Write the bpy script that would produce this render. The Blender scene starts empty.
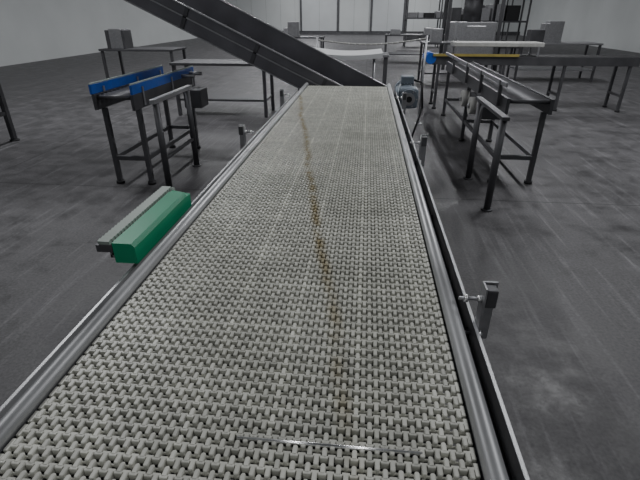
import bpy, bmesh, math, random
from mathutils import Vector, Matrix
random.seed(7)
C = bpy.context.scene.collection

# ---------------------------------------------------------------- materials
def mat(name, col, rough=0.5, metal=0.0, var=0.15, scale=8.0, bump=0.0, stretch=(1,1,1), spec=0.5, rvar=0.1):
    m = bpy.data.materials.new(name); m.use_nodes = True
    nt = m.node_tree; b = nt.nodes['Principled BSDF']
    b.inputs['Roughness'].default_value = rough
    b.inputs['Metallic'].default_value = metal
    b.inputs['Specular IOR Level'].default_value = spec
    tc = nt.nodes.new('ShaderNodeTexCoord'); mp = nt.nodes.new('ShaderNodeMapping')
    mp.inputs['Scale'].default_value = stretch
    nz = nt.nodes.new('ShaderNodeTexNoise'); nz.inputs['Scale'].default_value = scale; nz.inputs['Detail'].default_value = 6
    nt.links.new(tc.outputs['Object'], mp.inputs['Vector']); nt.links.new(mp.outputs[0], nz.inputs['Vector'])
    r = nt.nodes.new('ShaderNodeValToRGB')
    r.color_ramp.elements[0].position = 0.3; r.color_ramp.elements[1].position = 0.7
    r.color_ramp.elements[0].color = (*[c*(1-var) for c in col], 1)
    r.color_ramp.elements[1].color = (*[min(1, c*(1+var)) for c in col], 1)
    nt.links.new(nz.outputs['Fac'], r.inputs['Fac']); nt.links.new(r.outputs['Color'], b.inputs['Base Color'])
    mr = nt.nodes.new('ShaderNodeMapRange')
    mr.inputs['To Min'].default_value = max(0.02, rough-rvar); mr.inputs['To Max'].default_value = min(1, rough+rvar)
    nt.links.new(nz.outputs['Fac'], mr.inputs['Value']); nt.links.new(mr.outputs[0], b.inputs['Roughness'])
    if bump:
        bp = nt.nodes.new('ShaderNodeBump'); bp.inputs['Strength'].default_value = bump; bp.inputs['Distance'].default_value = 0.01
        nt.links.new(nz.outputs['Fac'], bp.inputs['Height']); nt.links.new(bp.outputs[0], b.inputs['Normal'])
    return m

STEEL = mat('stainless_steel', (0.40,0.40,0.415), 0.42, 0.8, 0.15, 6, stretch=(6,1,6))
TUBE  = mat('rail_steel', (0.52,0.525,0.535), 0.42, 0.5, 0.16, 14, stretch=(1,.3,1))
DSTEEL= mat('dull_steel', (0.10,0.10,0.107), 0.5, 0.5, 0.2, 5)
INCL  = mat('incline_steel', (0.16,0.158,0.175), 0.42, 0.5, 0.2, 3)
DARK  = mat('dark_plastic', (0.015,0.015,0.017), 0.6)
GAP_SHADE   = mat('gap_shade_sheet', (0.02,0.02,0.02), 0.7)  # near-black sheet added under the belt so its gaps look shaded
GREEN = mat('green_plastic', (0.0,0.29,0.14), 0.4, 0, 0.08, 5)
GREY_P= mat('pale_chain_plastic', (0.36,0.42,0.38), 0.5)
BLUE  = mat('blue_plastic', (0.02,0.10,0.45), 0.4)
WHITE = mat('white_sheet', (0.90,0.91,0.92), 0.35, 0, 0.04)
YEL   = mat('yellow_paint', (0.36,0.29,0.08), 0.5)
MOTOR = mat('motor_paint', (0.19,0.225,0.265), 0.4, 0.1, 0.2, 10)
BEIGE = mat('beige_box', (0.42,0.42,0.40), 0.5)
GREYB = mat('grey_crate', (0.20,0.20,0.21), 0.5)
ROD   = mat('polished_rod', (0.95,0.95,0.95), 0.28, 1.0, 0.03)
WALLM = mat('wall_panel', (0.58,0.60,0.60), 0.6, 0, 0.06, 0.5)
SEAM  = mat('wall_seam', (0.40,0.42,0.42), 0.6)
DOORM = mat('door_panel', (0.52,0.54,0.55), 0.5, 0, 0.05, 1)
CEILM = mat('ceiling_panel', (0.35,0.36,0.37), 0.8, 0, 0.05, .5)

BZ=.90; XL,XR=-.589,.209; NC=31; PI=.0306; W=(XR-XL)/NC
YA=-.30; YB=4.80

def belt_material():
    m = bpy.data.materials.new('belt_plastic'); m.use_nodes = True
    nt = m.node_tree; N = nt.nodes; L = nt.links; b = N['Principled BSDF']
    geo = N.new('ShaderNodeNewGeometry')
    sep = N.new('ShaderNodeSeparateXYZ'); L.new(geo.outputs['Position'], sep.inputs[0])
    def math_(op, a, bb=None, c=None):
        n = N.new('ShaderNodeMath'); n.operation = op
        for i, v in enumerate((a, bb, c)):
            if v is None: continue
            if isinstance(v, (int, float)): n.inputs[i].default_value = v
            else: L.new(v, n.inputs[i])
        return n.outputs[0]
    fx = math_('FLOOR', math_('DIVIDE', math_('SUBTRACT', sep.outputs['X'], XL), W/2))
    fy = math_('FLOOR', math_('DIVIDE', math_('ADD', sep.outputs['Y'], -YA+PI/2), PI))
    cmb = N.new('ShaderNodeCombineXYZ'); L.new(fx, cmb.inputs[0]); L.new(fy, cmb.inputs[1])
    wn = N.new('ShaderNodeTexWhiteNoise'); L.new(cmb.outputs[0], wn.inputs['Vector'])
    mr = N.new('ShaderNodeMapRange'); L.new(wn.outputs['Value'], mr.inputs['Value'])
    mr.inputs['To Min'].default_value = 0.84; mr.inputs['To Max'].default_value = 1.12
    wr = N.new('ShaderNodeTexWhiteNoise'); wr.noise_dimensions='1D'; L.new(fy, wr.inputs['W'])
    rr = N.new('ShaderNodeMapRange'); L.new(wr.outputs['Value'], rr.inputs['Value'])
    rr.inputs['To Min'].default_value = 0.90; rr.inputs['To Max'].default_value = 1.06
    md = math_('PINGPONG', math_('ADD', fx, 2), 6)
    col = math_('MULTIPLY_ADD', math_('LESS_THAN', md, 0.5), 0.20, 1.0)  # light glints painted in: regular link columns get a lighter colour
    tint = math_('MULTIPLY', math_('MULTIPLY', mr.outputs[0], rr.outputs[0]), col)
    nz = N.new('ShaderNodeTexNoise'); nz.inputs['Scale'].default_value = 3.5; nz.inputs['Detail'].default_value = 8
    L.new(geo.outputs['Position'], nz.inputs['Vector'])
    rp = N.new('ShaderNodeValToRGB')
    rp.color_ramp.elements[0].position = 0.32; rp.color_ramp.elements[0].color = (0.53,0.53,0.475,1)
    rp.color_ramp.elements[1].position = 0.68; rp.color_ramp.elements[1].color = (0.66,0.66,0.60,1)
    L.new(nz.outputs['Fac'], rp.inputs['Fac'])
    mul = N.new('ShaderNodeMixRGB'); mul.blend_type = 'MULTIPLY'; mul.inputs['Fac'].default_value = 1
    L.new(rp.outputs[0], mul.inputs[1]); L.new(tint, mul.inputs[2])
    n2 = N.new('ShaderNodeTexNoise'); n2.noise_dimensions = '1D'; n2.inputs['Scale'].default_value = 1.7; n2.inputs['Detail'].default_value = 3
    L.new(sep.outputs['Y'], n2.inputs['W'])
    cx = math_('MULTIPLY_ADD', sep.outputs['Y'], -0.165, 0.085)
    cx = math_('ADD', cx, math_('MULTIPLY', math_('SUBTRACT', n2.outputs['Fac'], 0.5), 0.07))
    d = math_('ABSOLUTE', math_('SUBTRACT', sep.outputs['X'], cx))
    s = N.new('ShaderNodeMapRange'); L.new(d, s.inputs['Value'])
    s.inputs['From Min'].default_value = 0.003; s.inputs['From Max'].default_value = 0.025
    s.inputs['To Min'].default_value = 0.88; s.inputs['To Max'].default_value = 0.0
    n3 = N.new('ShaderNodeTexNoise'); n3.inputs['Scale'].default_value = 15; n3.inputs['Detail'].default_value = 4
    L.new(geo.outputs['Position'], n3.inputs['Vector'])
    s2 = N.new('ShaderNodeMapRange'); L.new(n3.outputs['Fac'], s2.inputs['Value'])
    s2.inputs['From Min'].default_value = 0.33; s2.inputs['From Max'].default_value = 0.58
    fade = N.new('ShaderNodeMapRange'); L.new(sep.outputs['Y'], fade.inputs['Value'])
    fade.inputs['From Min'].default_value = 0.45; fade.inputs['From Max'].default_value = 1.3
    fade.inputs['To Min'].default_value = 0.35; fade.inputs['To Max'].default_value = 1
    st = math_('MULTIPLY', math_('MULTIPLY', s.outputs[0], s2.outputs[0]), fade.outputs[0])
    mx = N.new('ShaderNodeMixRGB'); L.new(st, mx.inputs['Fac']); L.new(mul.outputs[0], mx.inputs[1])
    mx.inputs[2].default_value = (0.31,0.25,0.12,1)
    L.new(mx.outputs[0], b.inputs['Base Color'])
    b.inputs['Roughness'].default_value = 0.40
    return m
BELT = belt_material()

def floor_material():
    m = bpy.data.materials.new('damp_concrete'); m.use_nodes = True
    nt = m.node_tree; N = nt.nodes; L = nt.links; b = N['Principled BSDF']
    tc = N.new('ShaderNodeTexCoord')
    n1 = N.new('ShaderNodeTexNoise'); n1.inputs['Scale'].default_value = 3.4; n1.inputs['Detail'].default_value = 12; n1.inputs['Roughness'].default_value = .72
    L.new(tc.outputs['Object'], n1.inputs['Vector'])
    n2 = N.new('ShaderNodeTexNoise'); n2.inputs['Scale'].default_value = 60; n2.inputs['Detail'].default_value = 4
    L.new(tc.outputs['Object'], n2.inputs['Vector'])
    mixf = N.new('ShaderNodeMath'); mixf.operation = 'MULTIPLY_ADD'; mixf.inputs[1].default_value = 0.35
    L.new(n2.outputs['Fac'], mixf.inputs[0])
    h = N.new('ShaderNodeMath'); h.operation='MULTIPLY'; h.inputs[1].default_value=.65; L.new(n1.outputs['Fac'], h.inputs[0])
    L.new(h.outputs[0], mixf.inputs[2])
    r = N.new('ShaderNodeValToRGB')
    r.color_ramp.elements[0].position = .38; r.color_ramp.elements[0].color = (0.045,0.044,0.046,1)
    r.color_ramp.elements[1].position = .62; r.color_ramp.elements[1].color = (0.128,0.125,0.131,1)
    L.new(mixf.outputs[0], r.inputs['Fac'])
    cur = r.outputs[0]
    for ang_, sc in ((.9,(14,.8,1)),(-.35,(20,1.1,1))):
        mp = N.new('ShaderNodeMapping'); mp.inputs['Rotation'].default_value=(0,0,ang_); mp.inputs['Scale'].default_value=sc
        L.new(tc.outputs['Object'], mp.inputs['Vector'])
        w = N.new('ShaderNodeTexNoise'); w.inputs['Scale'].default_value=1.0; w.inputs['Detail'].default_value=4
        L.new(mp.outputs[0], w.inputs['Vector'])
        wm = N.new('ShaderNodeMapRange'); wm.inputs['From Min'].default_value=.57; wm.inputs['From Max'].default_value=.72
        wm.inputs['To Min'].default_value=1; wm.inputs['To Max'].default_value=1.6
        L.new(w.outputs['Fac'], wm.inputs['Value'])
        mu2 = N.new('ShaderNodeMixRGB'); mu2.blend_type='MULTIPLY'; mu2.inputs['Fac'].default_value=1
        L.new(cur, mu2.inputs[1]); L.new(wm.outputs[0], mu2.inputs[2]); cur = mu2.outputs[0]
    br = N.new('ShaderNodeTexBrick'); br.inputs['Scale'].default_value = 1; br.offset = 0
    br.inputs['Brick Width'].default_value = 4; br.inputs['Row Height'].default_value = 4; br.inputs['Mortar Size'].default_value = .008
    br.inputs['Color1'].default_value = br.inputs['Color2'].default_value = (1,1,1,1); br.inputs['Mortar'].default_value=(.4,.4,.4,1)
    L.new(tc.outputs['Object'], br.inputs['Vector'])
    mu = N.new('ShaderNodeMixRGB'); mu.blend_type='MULTIPLY'; mu.inputs['Fac'].default_value=1
    L.new(cur, mu.inputs[1]); L.new(br.outputs['Color'], mu.inputs[2])
    L.new(mu.outputs[0], b.inputs['Base Color'])
    mr = N.new('ShaderNodeMapRange'); mr.inputs['From Min'].default_value=.38; mr.inputs['From Max'].default_value=.62
    mr.inputs['To Min'].default_value=.40; mr.inputs['To Max'].default_value=.68
    L.new(n1.outputs['Fac'], mr.inputs['Value']); L.new(mr.outputs[0], b.inputs['Roughness'])
    b.inputs['Specular IOR Level'].default_value=.45
    bp = N.new('ShaderNodeBump'); bp.inputs['Strength'].default_value=.15; bp.inputs['Distance'].default_value=.004
    L.new(n2.outputs['Fac'], bp.inputs['Height']); L.new(bp.outputs[0], b.inputs['Normal'])
    return m
FLOORM = floor_material()

# ---------------------------------------------------------------- builder
class B:
    def __init__(s): s.bm = bmesh.new(); s.mats = []
    def mi(s, m):
        if m not in s.mats: s.mats.append(m)
        return s.mats.index(m)
    def _fin(s, verts, m, smooth=False):
        i = s.mi(m)
        fs = {f for v in verts for f in v.link_faces}
        for f in fs: f.material_index = i; f.smooth = smooth
    def box(s, c, sz, m, rot=None, bev=0.0):
        r = bmesh.ops.create_cube(s.bm, size=1)
        M = Matrix.Translation(c) @ (rot.to_4x4() if rot else Matrix.Identity(4)) @ Matrix.Diagonal((*sz, 1))
        bmesh.ops.transform(s.bm, matrix=M, verts=r['verts'])
        vs = r['verts']
        if bev:
            es = list({e for v in vs for e in v.link_edges})
            rr = bmesh.ops.bevel(s.bm, geom=es, offset=bev, segments=2, profile=.5, affect='EDGES')
            vs = rr['verts'] + [v for v in vs if v.is_valid]
        s._fin(vs, m)
    def span(s, a, b, m, bev=0.0):
        a = Vector(a); b = Vector(b)
        s.box((a+b)/2, (abs(b.x-a.x), abs(b.y-a.y), abs(b.z-a.z)), m, None, bev)
    def cyl(s, a, b, r, m, seg=20, r2=None):
        a = Vector(a); b = Vector(b); d = b-a
        o = bmesh.ops.create_cone(s.bm, cap_ends=True, segments=seg, radius1=r, radius2=r if r2 is None else r2, depth=d.length)
        M = Matrix.Translation((a+b)/2) @ d.to_track_quat('Z','Y').to_matrix().to_4x4()
        bmesh.ops.transform(s.bm, matrix=M, verts=o['verts'])
        s._fin(o['verts'], m, True)
        for v in o['verts']:
            for f in v.link_faces:
                if len(f.verts) > 4: f.smooth = False
    def prism(s, pts, axis, a, b, m):
        def P(p, t):
            return {'x':(t,p[0],p[1]), 'y':(p[0],t,p[1]), 'z':(p[0],p[1],t)}[axis]
        v1 = [s.bm.verts.new(P(p,a)) for p in pts]; v2 = [s.bm.verts.new(P(p,b)) for p in pts]
        n = len(pts)
        s.bm.faces.new(v1); s.bm.faces.new(v2[::-1])
        for i in range(n): s.bm.faces.new((v1[i], v2[i], v2[(i+1)%n], v1[(i+1)%n]))
        s._fin(v1+v2, m)
    def path(s, pts, r, m, seg=10):
        for i in range(len(pts)-1): s.cyl(pts[i], pts[i+1], r, m, seg)
    def done(s, name, parent=None, loc=None):
        bmesh.ops.recalc_face_normals(s.bm, faces=s.bm.faces)
        me = bpy.data.meshes.new(name); s.bm.to_mesh(me); s.bm.free()
        for m in s.mats: me.materials.append(m)
        o = bpy.data.objects.new(name, me); C.objects.link(o)
        if loc: o.location = loc
        if parent: o.parent = parent
        return o
def empty(name, loc=(0,0,0)):
    o = bpy.data.objects.new(name, None); o.location = loc; C.objects.link(o); return o

# ---------------------------------------------------------------- room
X0,X1,Y0,Y1,H = -12,12,-5,40,6.0
b=B(); b.span((X0,Y0,-.1),(X1,Y1,0),FLOORM); b.done('floor')
b=B(); b.span((X0,Y0,H),(X1,Y1,H+.1),CEILM); b.done('ceiling')
b=B(); b.span((X0-.1,Y0,0),(X0,Y1,H),WALLM); b.done('wall_left')
b=B(); b.span((X1,Y0,0),(X1+.1,Y1,H),WALLM); b.done('wall_right')
b=B(); b.span((X0,Y0-.1,0),(X1,Y0,H),WALLM); b.done('wall_back')
b=B(); b.span((X0,Y1,0),(X1,Y1+.1,H),WALLM)
for i in range(-9,10):
    b.span((i*1.2-.012,Y1-.012,0),(i*1.2+.012,Y1-.002,H),SEAM)
b.done('wall_front')
b=B(); b.span((X0,Y1-.06,0),(X1,Y1-.013,.25),DSTEEL); b.done('baseboard_front')
for k,(dx,w) in enumerate(((-5.5,3.0),(0.2,2.6))):
    b=B(); b.span((dx,Y1-.1,.26),(dx+w,Y1-.07,3.6),DOORM)
    for t in (0,w): b.span((dx+t-.08,Y1-.14,.26),(dx+t+.08,Y1-.065,3.7),DSTEEL)
    b.span((dx-.08,Y1-.14,3.6),(dx+w+.08,Y1-.065,3.75),DSTEEL)
    b.span((dx+w/2-.02,Y1-.11,.26),(dx+w/2+.02,Y1-.075,3.6),SEAM)
    b.done('door_%d'%(k+1))

# ---------------------------------------------------------------- lamps
for ly in (-1.5,6,13.5,21,28,35):
    for lx in (-4.5,3.5):
        b=B(); b.span((-.25,-1.6,.02),(.25,1.6,.10),WHITE,.01)
        b.span((-.27,-1.62,-.01),(-.25,1.62,.10),STEEL); b.span((.25,-1.62,-.01),(.27,1.62,.10),STEEL)
        for t in (-1.2,1.2): b.cyl((0,t,.1),(0,t,.5),.01,STEEL)
        o=b.done('ceiling_lamp'); o.location=(lx,ly,H-.5)
        L=bpy.data.lights.new('tube_light','AREA'); L.shape='RECTANGLE'; L.size=.45; L.size_y=3.1
        L.energy={-1.5:80,6:230,13.5:190,35:330}.get(ly,215); L.color=(.97,.98,1.0)
        lo=bpy.data.objects.new('tube_light',L); C.objects.link(lo); lo.parent=o; lo.location=(0,0,.0)

# ---------------------------------------------------------------- main conveyor
conv = empty('modular_belt_conveyor', (0,0,0))
bm=bmesh.new()
def tab(cx, y0, y1, w, z0, z1, seg=6, ch=.0014):
    sg = 1 if y1>y0 else -1
    def ring(inset, z):
        hw=w/2-inset; pts=[]
        pts.append((cx-hw, y0, z))
        r=hw*.95
        for i in range(seg+1):
            a=math.pi*i/seg
            pts.append((cx-math.cos(a)*hw, (y1-sg*inset)-sg*r+sg*math.sin(a)*r, z))
        pts.append((cx+hw, y0, z))
        return [bm.verts.new(p) for p in pts]
    r0=ring(0,z0); r1=ring(0,z1-ch); r2=ring(ch,z1)
    n=len(r0)
    for a,b_ in ((r0,r1),(r1,r2)):
        for i in range(n):
            bm.faces.new((a[i],a[(i+1)%n],b_[(i+1)%n],b_[i]))
    bm.faces.new(r2)
def bx(x0,x1,y0,y1,z0,z1,ch=.0010):
    o=[(x0,y0),(x1,y0),(x1,y1),(x0,y1)]; q=[(x0,y0+ch),(x1,y0+ch),(x1,y1-ch),(x0,y1-ch)]
    A=[bm.verts.new((*p,z0)) for p in o]; Bv=[bm.verts.new((*p,z1-ch)) for p in o]; D=[bm.verts.new((*p,z1)) for p in q]
    for a,c in ((A,Bv),(Bv,D)):
        for i in range(4): bm.faces.new((a[i],a[(i+1)%4],c[(i+1)%4],c[i]))
    bm.faces.new(D); bm.faces.new(A[::-1])
for i in range(NC):
    cx=XL+W*(i+.5)
    tab(cx-W/4, 0, .0178, .0087, -.014, 0)
    tab(cx+W/4, 0, -.0178, .0087, -.014, 0)
    bx(cx-W/2, cx, -.0044, .0014, -.014, -.0008)
    bx(cx, cx+W/2, -.0014, .0044, -.014, -.0008)
bx(XL,XR,PI/2-.002,PI/2+.002,-.011,-.007)
bx(XR-.001,XR+.006,-.0125,.0125,-.014,-.001); bx(XL-.006,XL+.001,-.0125,.0125,-.014,-.001)
bmesh.ops.recalc_face_normals(bm, faces=bm.faces)
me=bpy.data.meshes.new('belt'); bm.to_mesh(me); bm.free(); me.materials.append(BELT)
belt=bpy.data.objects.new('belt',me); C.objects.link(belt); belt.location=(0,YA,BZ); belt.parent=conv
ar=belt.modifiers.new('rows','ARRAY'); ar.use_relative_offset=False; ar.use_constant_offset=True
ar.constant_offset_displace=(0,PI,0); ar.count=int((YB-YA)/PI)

b=B()
yr=YA+PI*26+.0222
b.cyl((-.20,yr,BZ-.0025),(.125,yr,BZ-.0025),.0036,ROD,12)
b.done('joint_rod',conv)
b=B()
b.span((XL+.01,YA,BZ-.10),(XR-.01,YB-.1,BZ-.095),GAP_SHADE)
for k in range(6):
    x=XL+.08+k*.128
    b.span((x,YA,BZ-.05),(x+.018,YB-.05,BZ-.0155),DARK)
y=YA+.2
while y<YB-.1:
    b.span((XL-.02,y,BZ-.09),(XR+.02,y+.04,BZ-.051),DSTEEL); y+=.5
b.done('belt_bed',conv)
b=B()
rc=.06
b.cyl((XL+.005,YB-.01,BZ-rc-.014),(XR-.005,YB-.01,BZ-rc-.014),.045,DSTEEL,28)
for k in range(9):
    x=XL+.03+k*.092; b.cyl((x,YB-.01,BZ-rc-.014),(x+.02,YB-.01,BZ-rc-.014),.056,DARK,16)
b.done('end_drum',conv)
b=B()
for k in range(1,8):
    a=math.pi*k/7.5
    for i in range(NC):
        x=XL+W*(i+.5)
        R=Matrix.Rotation(-a,3,'X')
        p=Vector((x+(W/4 if k%2 else -W/4),YB-.01+math.sin(a)*(rc+.006),BZ-rc-.014+math.cos(a)*(rc+.006)))
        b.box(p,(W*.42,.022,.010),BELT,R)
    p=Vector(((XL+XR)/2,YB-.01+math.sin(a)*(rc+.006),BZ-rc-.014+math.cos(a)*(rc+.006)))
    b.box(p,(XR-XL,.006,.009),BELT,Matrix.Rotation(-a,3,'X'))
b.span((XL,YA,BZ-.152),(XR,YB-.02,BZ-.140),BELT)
b.done('belt_return',conv)

def rail(sx):
    b=B()
    x=XR if sx>0 else XL
    b.span((x+sx*.007,YA,BZ-.03),(x+sx*.0105,YB,BZ-.006),DARK)
    b.cyl((x+sx*.0295,YA,BZ+.002),(x+sx*.0295,YB+.04,BZ+.002),.0190,TUBE,28)
    b.span((x+sx*.011,YA,BZ-.12),(x+sx*.015,YB+.03,BZ-.008),DSTEEL)
    ob = x+sx*(.088 if sx>0 else .100)
    b.span((ob,YA,BZ-.085),(ob+sx*.010,YB-.15,BZ-.030),TUBE,.0015)
    b.span((ob-sx*.012,YA,BZ-.085),(ob,YB-.15,BZ-.081),DSTEEL)
    for yy in (.2,.95,1.68,2.40,3.12,3.84,4.5):
        b.span((x+sx*.015,yy-.012,BZ-.08),(ob,yy+.012,BZ-.068),DSTEEL)
        b.cyl((ob+sx*.010,yy,BZ-.058),(ob+sx*.016,yy,BZ-.058),.008,STEEL,6)
    b.done('side_rail_right' if sx>0 else 'side_rail_left',conv)
    ys = (.93,2.40,3.84) if sx>0 else (2.55,3.9)
    b=B()
    for yy in ys:
        o=ob+sx*.0105
        b.span((o,yy-.020,BZ-.09),(o+sx*.005,yy+.020,BZ+.085),STEEL,.001)
        b.span((o+sx*.005,yy+.015,BZ-.09),(o+sx*.038,yy+.020,BZ+.085),STEEL,.001)
        b.span((o+sx*.005,yy-.018,BZ+.030),(o+sx*.032,yy+.014,BZ+.080),DSTEEL,.003)
        for zz in (BZ+.045,BZ-.06):
            b.cyl((o-sx*.055,yy,zz),(o+sx*.005,yy,zz),.0045,STEEL,10)
            b.cyl((o-sx*.010,yy,zz),(o-sx*.0,yy,zz),.010,ROD,6)
            b.cyl((o-sx*.042,yy,zz),(o-sx*.034,yy,zz),.011,ROD,6)
        b.cyl((o+sx*.005,yy-.002,BZ-.06),(o+sx*.016,yy-.002,BZ-.06),.010,ROD,6)
    b.done('guide_brackets_right' if sx>0 else 'guide_brackets_left',conv)
rail(1); rail(-1)
b=B()
for yy in (.1,2.3,4.4):
    for x in (XL-.03,XR+.03):
        b.span((x-.022,yy-.022,.05),(x+.022,yy+.022,BZ-.12),STEEL,.003)
        b.cyl((x,yy,0),(x,yy,.012),.045,DARK,20); b.cyl((x,yy,.01),(x,yy,.06),.01,STEEL,10)
    b.span((XL-.03,yy-.015,.3),(XR+.03,yy+.015,.34),STEEL)
    b.span((XL-.03,yy-.015,BZ-.19),(XR+.03,yy+.015,BZ-.155),STEEL)
for x in (XL-.03,XR+.03): b.span((x-.015,.1,.3),(x+.015,4.4,.34),STEEL)
b.done('support_legs',conv)

b=B()
mx,my,mz=0,0,0
b.cyl((-.20,my-.12,mz+.025),(mx,my-.12,mz+.025),.014,STEEL,16)
b.cyl((mx-.12,my-.12,mz+.02),(mx-.09,my-.12,mz+.02),.075,MOTOR,28)
b.span((mx-.09,my-.19,mz-.055),(mx+.05,my-.04,mz+.09),MOTOR,.02)
b.cyl((mx-.02,my-.215,mz+.018),(mx-.02,my-.19,mz+.018),.068,MOTOR,28)
b.cyl((mx-.02,my-.222,mz+.018),(mx-.02,my-.214,mz+.018),.045,STEEL,28)
b.cyl((mx-.02,my-.226,mz+.018),(mx-.02,my-.221,mz+.018),.022,DARK,20)
for k in range(6):
    a=k*math.pi/3; b.cyl((mx-.02+.057*math.cos(a),my-.222,mz+.018+.057*math.sin(a)),(mx-.02+.057*math.cos(a),my-.214,mz+.018+.057*math.sin(a)),.006,STEEL,6)
b.cyl((mx-.02,my-.04,mz+.02),(mx-.02,my+.22,mz+.02),.07,MOTOR,28)
for k in range(20):
    a=k*math.pi/10
    b.box((mx-.02+.074*math.cos(a),my+.10,mz+.02+.074*math.sin(a)),(.016,.2,.004),MOTOR,Matrix.Rotation(-a,3,'Y'))
b.cyl((mx-.02,my+.22,mz+.02),(mx-.02,my+.30,mz+.02),.08,MOTOR,28)
b.span((mx-.07,my+.02,mz+.09),(mx+.03,my+.13,mz+.15),MOTOR,.008)
b.path([(mx+.03,my+.07,mz+.12),(mx+.10,my+.07,mz+.10),(mx+.12,my+.07,mz-.1),(mx+.05,my+.05,mz-.35),(mx-.15,my+.0,mz-.42)],.008,DARK)
o=b.done('gearmotor',conv,(.465,4.93,.775)); o.scale=(1.35,1.35,1.35)

# ---------------------------------------------------------------- green guide clamped beside the conveyor
b=B()
G0=1.10
prof=[(-.667,.890),(-.667,.945),(-.677,.957),(-.737,.957),(-.737,.890)]
b.prism(prof,'y',G0,1.53,GREEN)
b.prism([(-.667,.890),(-.667,.940),(-.737,.952),(-.737,.890)],'y',1.53,1.56,GREEN)
b.span((-.79,G0,.925),(-.739,1.58,.948),DSTEEL)
yy=G0+.01
while yy<1.57:
    b.box((-.764,yy,.955),(.036,.013,.014),GREY_P,Matrix.Rotation(.25,3,'X')); yy+=.019
b.cyl((-.79,1.58,.945),(-.739,1.58,.945),.011,GREY_P,14)
for yy in (1.16,1.46):
    b.span((-.780,yy-.015,.880),(-.7005,yy+.015,.8895),STEEL)
    b.span((-.7060,yy-.015,.825),(-.7005,yy+.015,.8895),STEEL)
    b.span((-.780,yy-.015,.880),(-.774,yy+.015,.925),STEEL)
    b.cyl((-.713,yy,.845),(-.706,yy,.845),.009,STEEL,6)
b.done('green_side_guide',conv)

# ---------------------------------------------------------------- inclined conveyor crossing behind
b=B()
ang=math.atan(.47)
Rm=Matrix.Rotation(ang,3,'Y')
org=Vector((-.386,0,.84))
def ib(u0,u1,y0,y1,w0,w1,m,bev=0):
    c=Vector(((u0+u1)/2,0,(w0+w1)/2)); c=Rm@c; c+=org; c.y=(y0+y1)/2
    b.box(c,(u1-u0,y1-y0,w1-w0),m,Rm,bev)
U0,U1=-5.2,.62
ib(U0,U1,5.00,5.012,-.14,.075,INCL)
ib(U0,U1,4.965,5.03,.075,.085,STEEL)
ib(U0,U1,4.975,5.0,-.15,-.14,STEEL)
ib(U0,U1,4.985,5.0,-.03,-.018,STEEL)
ib(U0,U1,5.012,5.58,-.03,-.02,INCL)
ib(U0,U1,5.58,5.592,-.14,.22,INCL)
ib(U0,U1,5.56,5.62,.22,.23,STEEL)
ib(U0,U1,5.30,5.32,-.02,.015,STEEL)
k=U0+.2
while k<U1-.05:
    ib(k,k+.012,5.03,5.56,-.02,.02,INCL); k+=.3
for k in range(7):
    ib(U0+.3+k*.8,U0+.34+k*.8,4.985,5.0,-.14,.075,DSTEEL)
p=Rm@Vector((U1,0,-.05))+org
b.cyl((p.x,5.01,p.z),(p.x,5.58,p.z),.05,STEEL,24)
def zat(x,w): 
    return org.z-.47*(x-org.x)+w/math.cos(ang)
for x in (-.15,-4.8):
    for y in (5.03,5.6):
        top=zat(x,-.15)
        b.span((x-.03,y-.03,.02),(x+.03,y+.03,top),DSTEEL,.003)
        b.cyl((x,y,0),(x,y,.02),.06,DARK)
    b.span((x-.02,5.03,.35),(x+.02,5.6,.40),DSTEEL)
b.done('incline_conveyor')

# ---------------------------------------------------------------- white curved tray + stand
b=B()
n=16; pts=[]
for i in range(n+1):
    t=i/n; x=-.80+1.0*t; z=1.13-.045*math.sin(t*math.pi*.9)
    pts.append((x,z))
b.prism(pts+[(x,z-.012) for x,z in pts[::-1]],'y',6.13,6.95,WHITE)
b.prism(pts+[(x,z-.055) for x,z in pts[::-1]],'y',6.115,6.13,WHITE)
for x in (-.65,.10):
    for y in (6.32,6.75):
        b.cyl((x,y,0),(x,y,1.06),.014,STEEL,12)
    b.span((x-.012,6.32,.5),(x+.012,6.75,.53),STEEL)
b.span((-.65,6.31,1.03),(.10,6.33,1.06),STEEL); b.span((-.65,6.74,1.03),(.10,6.76,1.06),STEEL)
b.done('white_chute_tray')

# ---------------------------------------------------------------- generic equipment
def roller_conveyor(name,x0,x1,y0,y1,z,along='y',side=DSTEEL,rollm=STEEL,legs=3,guard=None):
    b=B()
    if along=='y':
        for x in (x0,x1-.03): b.span((x,y0,z-.12),(x+.03,y1,z+.02),side,.002)
        k=y0+.05
        while k<y1-.03: b.cyl((x0+.03,k,z-.01),(x1-.03,k,z-.01),.022,rollm,14); k+=.075
        L=[(x,y0+.12+(y1-y0-.24)*i/(legs-1)) for i in range(legs) for x in (x0+.03,x1-.03)]
        for i in range(legs):
            yy=y0+.12+(y1-y0-.24)*i/(legs-1); b.span((x0+.03,yy-.02,.25),(x1-.03,yy+.02,.29),side)
        for x in (x0+.03,x1-.03): b.span((x-.015,y0+.12,.25),(x+.015,y1-.12,.29),side)
    else:
        for y in (y0,y1-.03): b.span((x0,y,z-.12),(x1,y+.03,z+.02),side,.002)
        k=x0+.05
        while k<x1-.03: b.cyl((k,y0+.03,z-.01),(k,y1-.03,z-.01),.022,rollm,14); k+=.075
        L=[(x0+.12+(x1-x0-.24)*i/(legs-1),y) for i in range(legs) for y in (y0+.03,y1-.03)]
        for i in range(legs):
            xx=x0+.12+(x1-x0-.24)*i/(legs-1); b.span((xx-.02,y0+.03,.25),(xx+.02,y1-.03,.29),side)
    for x,y in L:
        b.span((x-.022,y-.022,.03),(x+.022,y+.022,z-.12),side,.002)
        b.cyl((x,y,0),(x,y,.03),.04,DARK)
    if guard: guard(b)
    return b.done(name)

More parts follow.
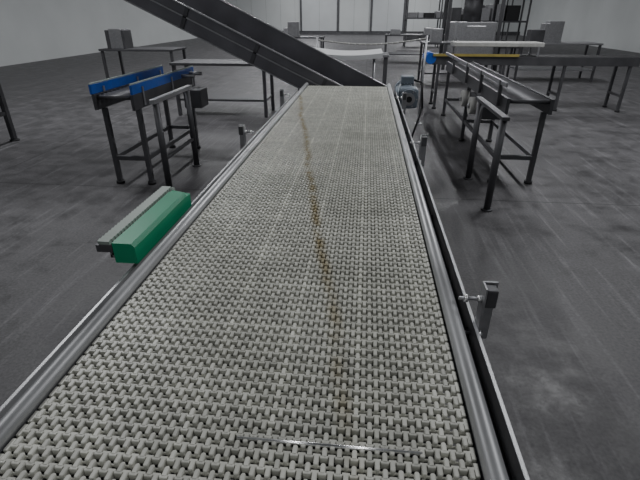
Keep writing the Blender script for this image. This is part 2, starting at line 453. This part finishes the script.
def g(b):
    for x in (-2.13,-2.52):
        b.span((x-.012,4.0,.90),(x+.012,5.6,.985),BLUE,.004)
        b.span((x-.006,4.0,.985),(x+.006,5.6,.998),GREY_P,.001)
        for yy in (4.2,4.9,5.5):
            b.span((x+.013,yy-.015,.78),(x+.02,yy+.015,.95),STEEL)
    for yy in (5.15,5.4): b.cyl((-2.10,yy,.93),(-1.95,yy,.93),.02,STEEL)
    b.span((-2.05,5.0,.60),(-1.85,5.25,.80),DSTEEL,.01)
roller_conveyor('blue_guide_conveyor',-2.52,-2.12,4.0,5.6,.88,'y',DSTEEL,DSTEEL,2,g)
b=B()
for (x,y) in ((-1.90,3.97),(-1.90,4.75)):
    b.cyl((x,y,0),(x,y,.84),.030,DSTEEL,16); b.cyl((x,y,0),(x,y,.015),.05,DSTEEL)
b.span((-1.925,3.9,.84),(-1.875,4.85,.88),STEEL,.003); b.span((-1.915,3.97,.30),(-1.885,4.75,.33),DSTEEL,.003)
b.done('guide_stand')

def g2(b):
    for yy in (4.6,5.4,6.2,7.2): b.span((1.28,yy-.02,.76),(1.31,yy+.02,1.0),DSTEEL)
    b.span((1.285,4.4,.96),(1.305,8.0,1.0),STEEL,.002)
    for yy in (5.6,6.1): b.cyl((1.25,yy,.58),(1.33,yy,.58),.10,BEIGE,24); b.cyl((1.23,yy,.58),(1.25,yy,.58),.03,STEEL,16)
    b.span((1.34,5.3,.48),(1.6,6.4,.62),DSTEEL,.01)
roller_conveyor('roller_conveyor',1.32,1.75,4.4,8.0,.84,'y',DSTEEL,DSTEEL,3,g2)
b=B()
b.cyl((1.13,3.76,0),(1.13,3.76,.80),.030,DSTEEL,16); b.cyl((1.13,3.76,0),(1.13,3.76,.015),.05,DSTEEL)
b.cyl((1.13,4.6,0),(1.13,4.6,.80),.030,DSTEEL,16); b.cyl((1.13,4.6,0),(1.13,4.6,.015),.05,DSTEEL)
b.span((1.10,3.7,.80),(1.16,4.7,.83),DSTEEL,.003)
b.done('rail_stand')

def g3(b):
    b.span((1.15,8.45,.90),(2.6,8.47,.94),YEL); b.cyl((1.12,8.47,.86),(1.12,9.0,.86),.09,BLUE,24)
    b.span((1.2,8.55,.88),(4.6,8.95,.90),DARK)
    b.span((1.5,8.5,1.05),(3.0,8.95,1.12),BEIGE,.01)
    for x in (1.55,2.9): b.span((x,8.5,.9),(x+.03,8.53,1.06),STEEL); b.span((x,8.92,.9),(x+.03,8.95,1.06),STEEL)
roller_conveyor('packing_conveyor',1.15,4.6,8.48,9.0,.88,'x',DSTEEL,STEEL,4,g3)

def table(x,y,w,d,h=.9,shelf=True,top=STEEL,stuff=0):
    b=B(); b.span((x,y,h-.04),(x+w,y+d,h),top,.004)
    for px in (x+.05,x+w-.05):
        for py in (y+.05,y+d-.05): b.span((px-.025,py-.025,0),(px+.025,py+.025,h-.04),DSTEEL)
    if shelf: b.span((x+.05,y+.05,.25),(x+w-.05,y+d-.05,.28),top)
    for i in range(stuff):
        sx=.2+random.random()*.25; px=x+.05+random.random()*(w-sx-.1); hh=.15+random.random()*.35
        b.span((px,y+.1+i*.001,h),(px+sx,y+.1+.35,h+hh),random.choice((STEEL,GREYB,DSTEEL)),.01)
    b.done('steel_work_table')
table(-3.2,7.4,1.6,.7,.85,True,DSTEEL)
table(-1.3,8.6,1.7,.7,.9,True,STEEL)
table(-5.6,9.5,1.6,.8,.9,True,DSTEEL,2)
table(1.3,11.5,2.0,.8,.95,True,DSTEEL,3)
table(3.8,12.5,2.0,.8,.9,True,STEEL,3)
table(.6,17,2.6,.8,.9,True,DSTEEL,2)
table(-3.4,15,2.0,.8,.9,True,DSTEEL,2)

def rack(x,y,w,d,h,levels,cols=1):
    b=B()
    for i in range(cols+1):
        for yy in (y,y+d): b.span((x+w*i/cols-.03,yy-.03,0),(x+w*i/cols+.03,yy+.03,h),DSTEEL)
    for l in range(levels):
        z=.3+(h-.4)*l/(levels-1)
        b.span((x,y-.02,z),(x+w,y+d+.02,z+.06),DSTEEL)
        if l<levels-1:
            px=x+.08
            while px<x+w-.4:
                sw=.25+random.random()*.35; hh=.15+random.random()*.3
                if random.random()<.85: b.span((px,y+.05,z+.06),(px+sw,y+d-.05,z+.06+hh*1.3),random.choice((GREYB,DSTEEL,STEEL,DARK,DSTEEL)),.01)
                px+=sw+.08
    b.done('storage_rack')
rack(3.2,20,3.0,.9,3.2,4,3)
rack(1.9,25,5.0,.9,3.4,4,3)

b=B()
for x in (2.2,3.6):
    for y in (13.9,14.7): b.span((x-.04,y-.04,0),(x+.04,y+.04,2.4),DSTEEL)
b.span((2.1,13.8,2.4),(3.7,14.8,2.5),DSTEEL); b.span((2.25,13.95,.5),(3.55,14.65,1.35),STEEL,.02)
b.cyl((2.9,14.3,1.35),(2.9,14.3,2.0),.25,DSTEEL,24); b.cyl((2.9,14.3,2.0),(2.9,14.3,2.4),.08,STEEL,16)
b.span((2.5,13.93,.8),(2.9,13.95,1.15),DARK)
b.done('filling_machine')

b=B()
A=Vector((-.75,7.2,1.21)); Z=Vector((.86,7.2,1.24)); pts=[]
for i in range(21):
    t=i/20; p=A.lerp(Z,t); p.z-=.07*math.sin(math.pi*t); pts.append(p)
b.path(pts,.011,BEIGE,8)
for p in (A,Z):
    b.cyl((p.x,p.y,0),(p.x,p.y,p.z+.04),.016,STEEL,12); b.cyl((p.x,p.y,0),(p.x,p.y,.012),.06,STEEL,16)
b.done('hose_on_posts')

# ---------------------------------------------------------------- world + camera
w=bpy.data.worlds.new('World'); bpy.context.scene.world=w; w.use_nodes=True
w.node_tree.nodes['Background'].inputs[0].default_value=(.6,.7,.8,1); w.node_tree.nodes['Background'].inputs[1].default_value=.2
cam=bpy.data.cameras.new('camera'); co=bpy.data.objects.new('camera',cam); C.objects.link(co)
cam.sensor_width=36; cam.lens=440*36/640; cam.clip_start=.02
co.location=(0,0,1.57)
co.rotation_euler=(math.radians(90-27.29),0,math.radians(5.65))
bpy.context.scene.camera=co
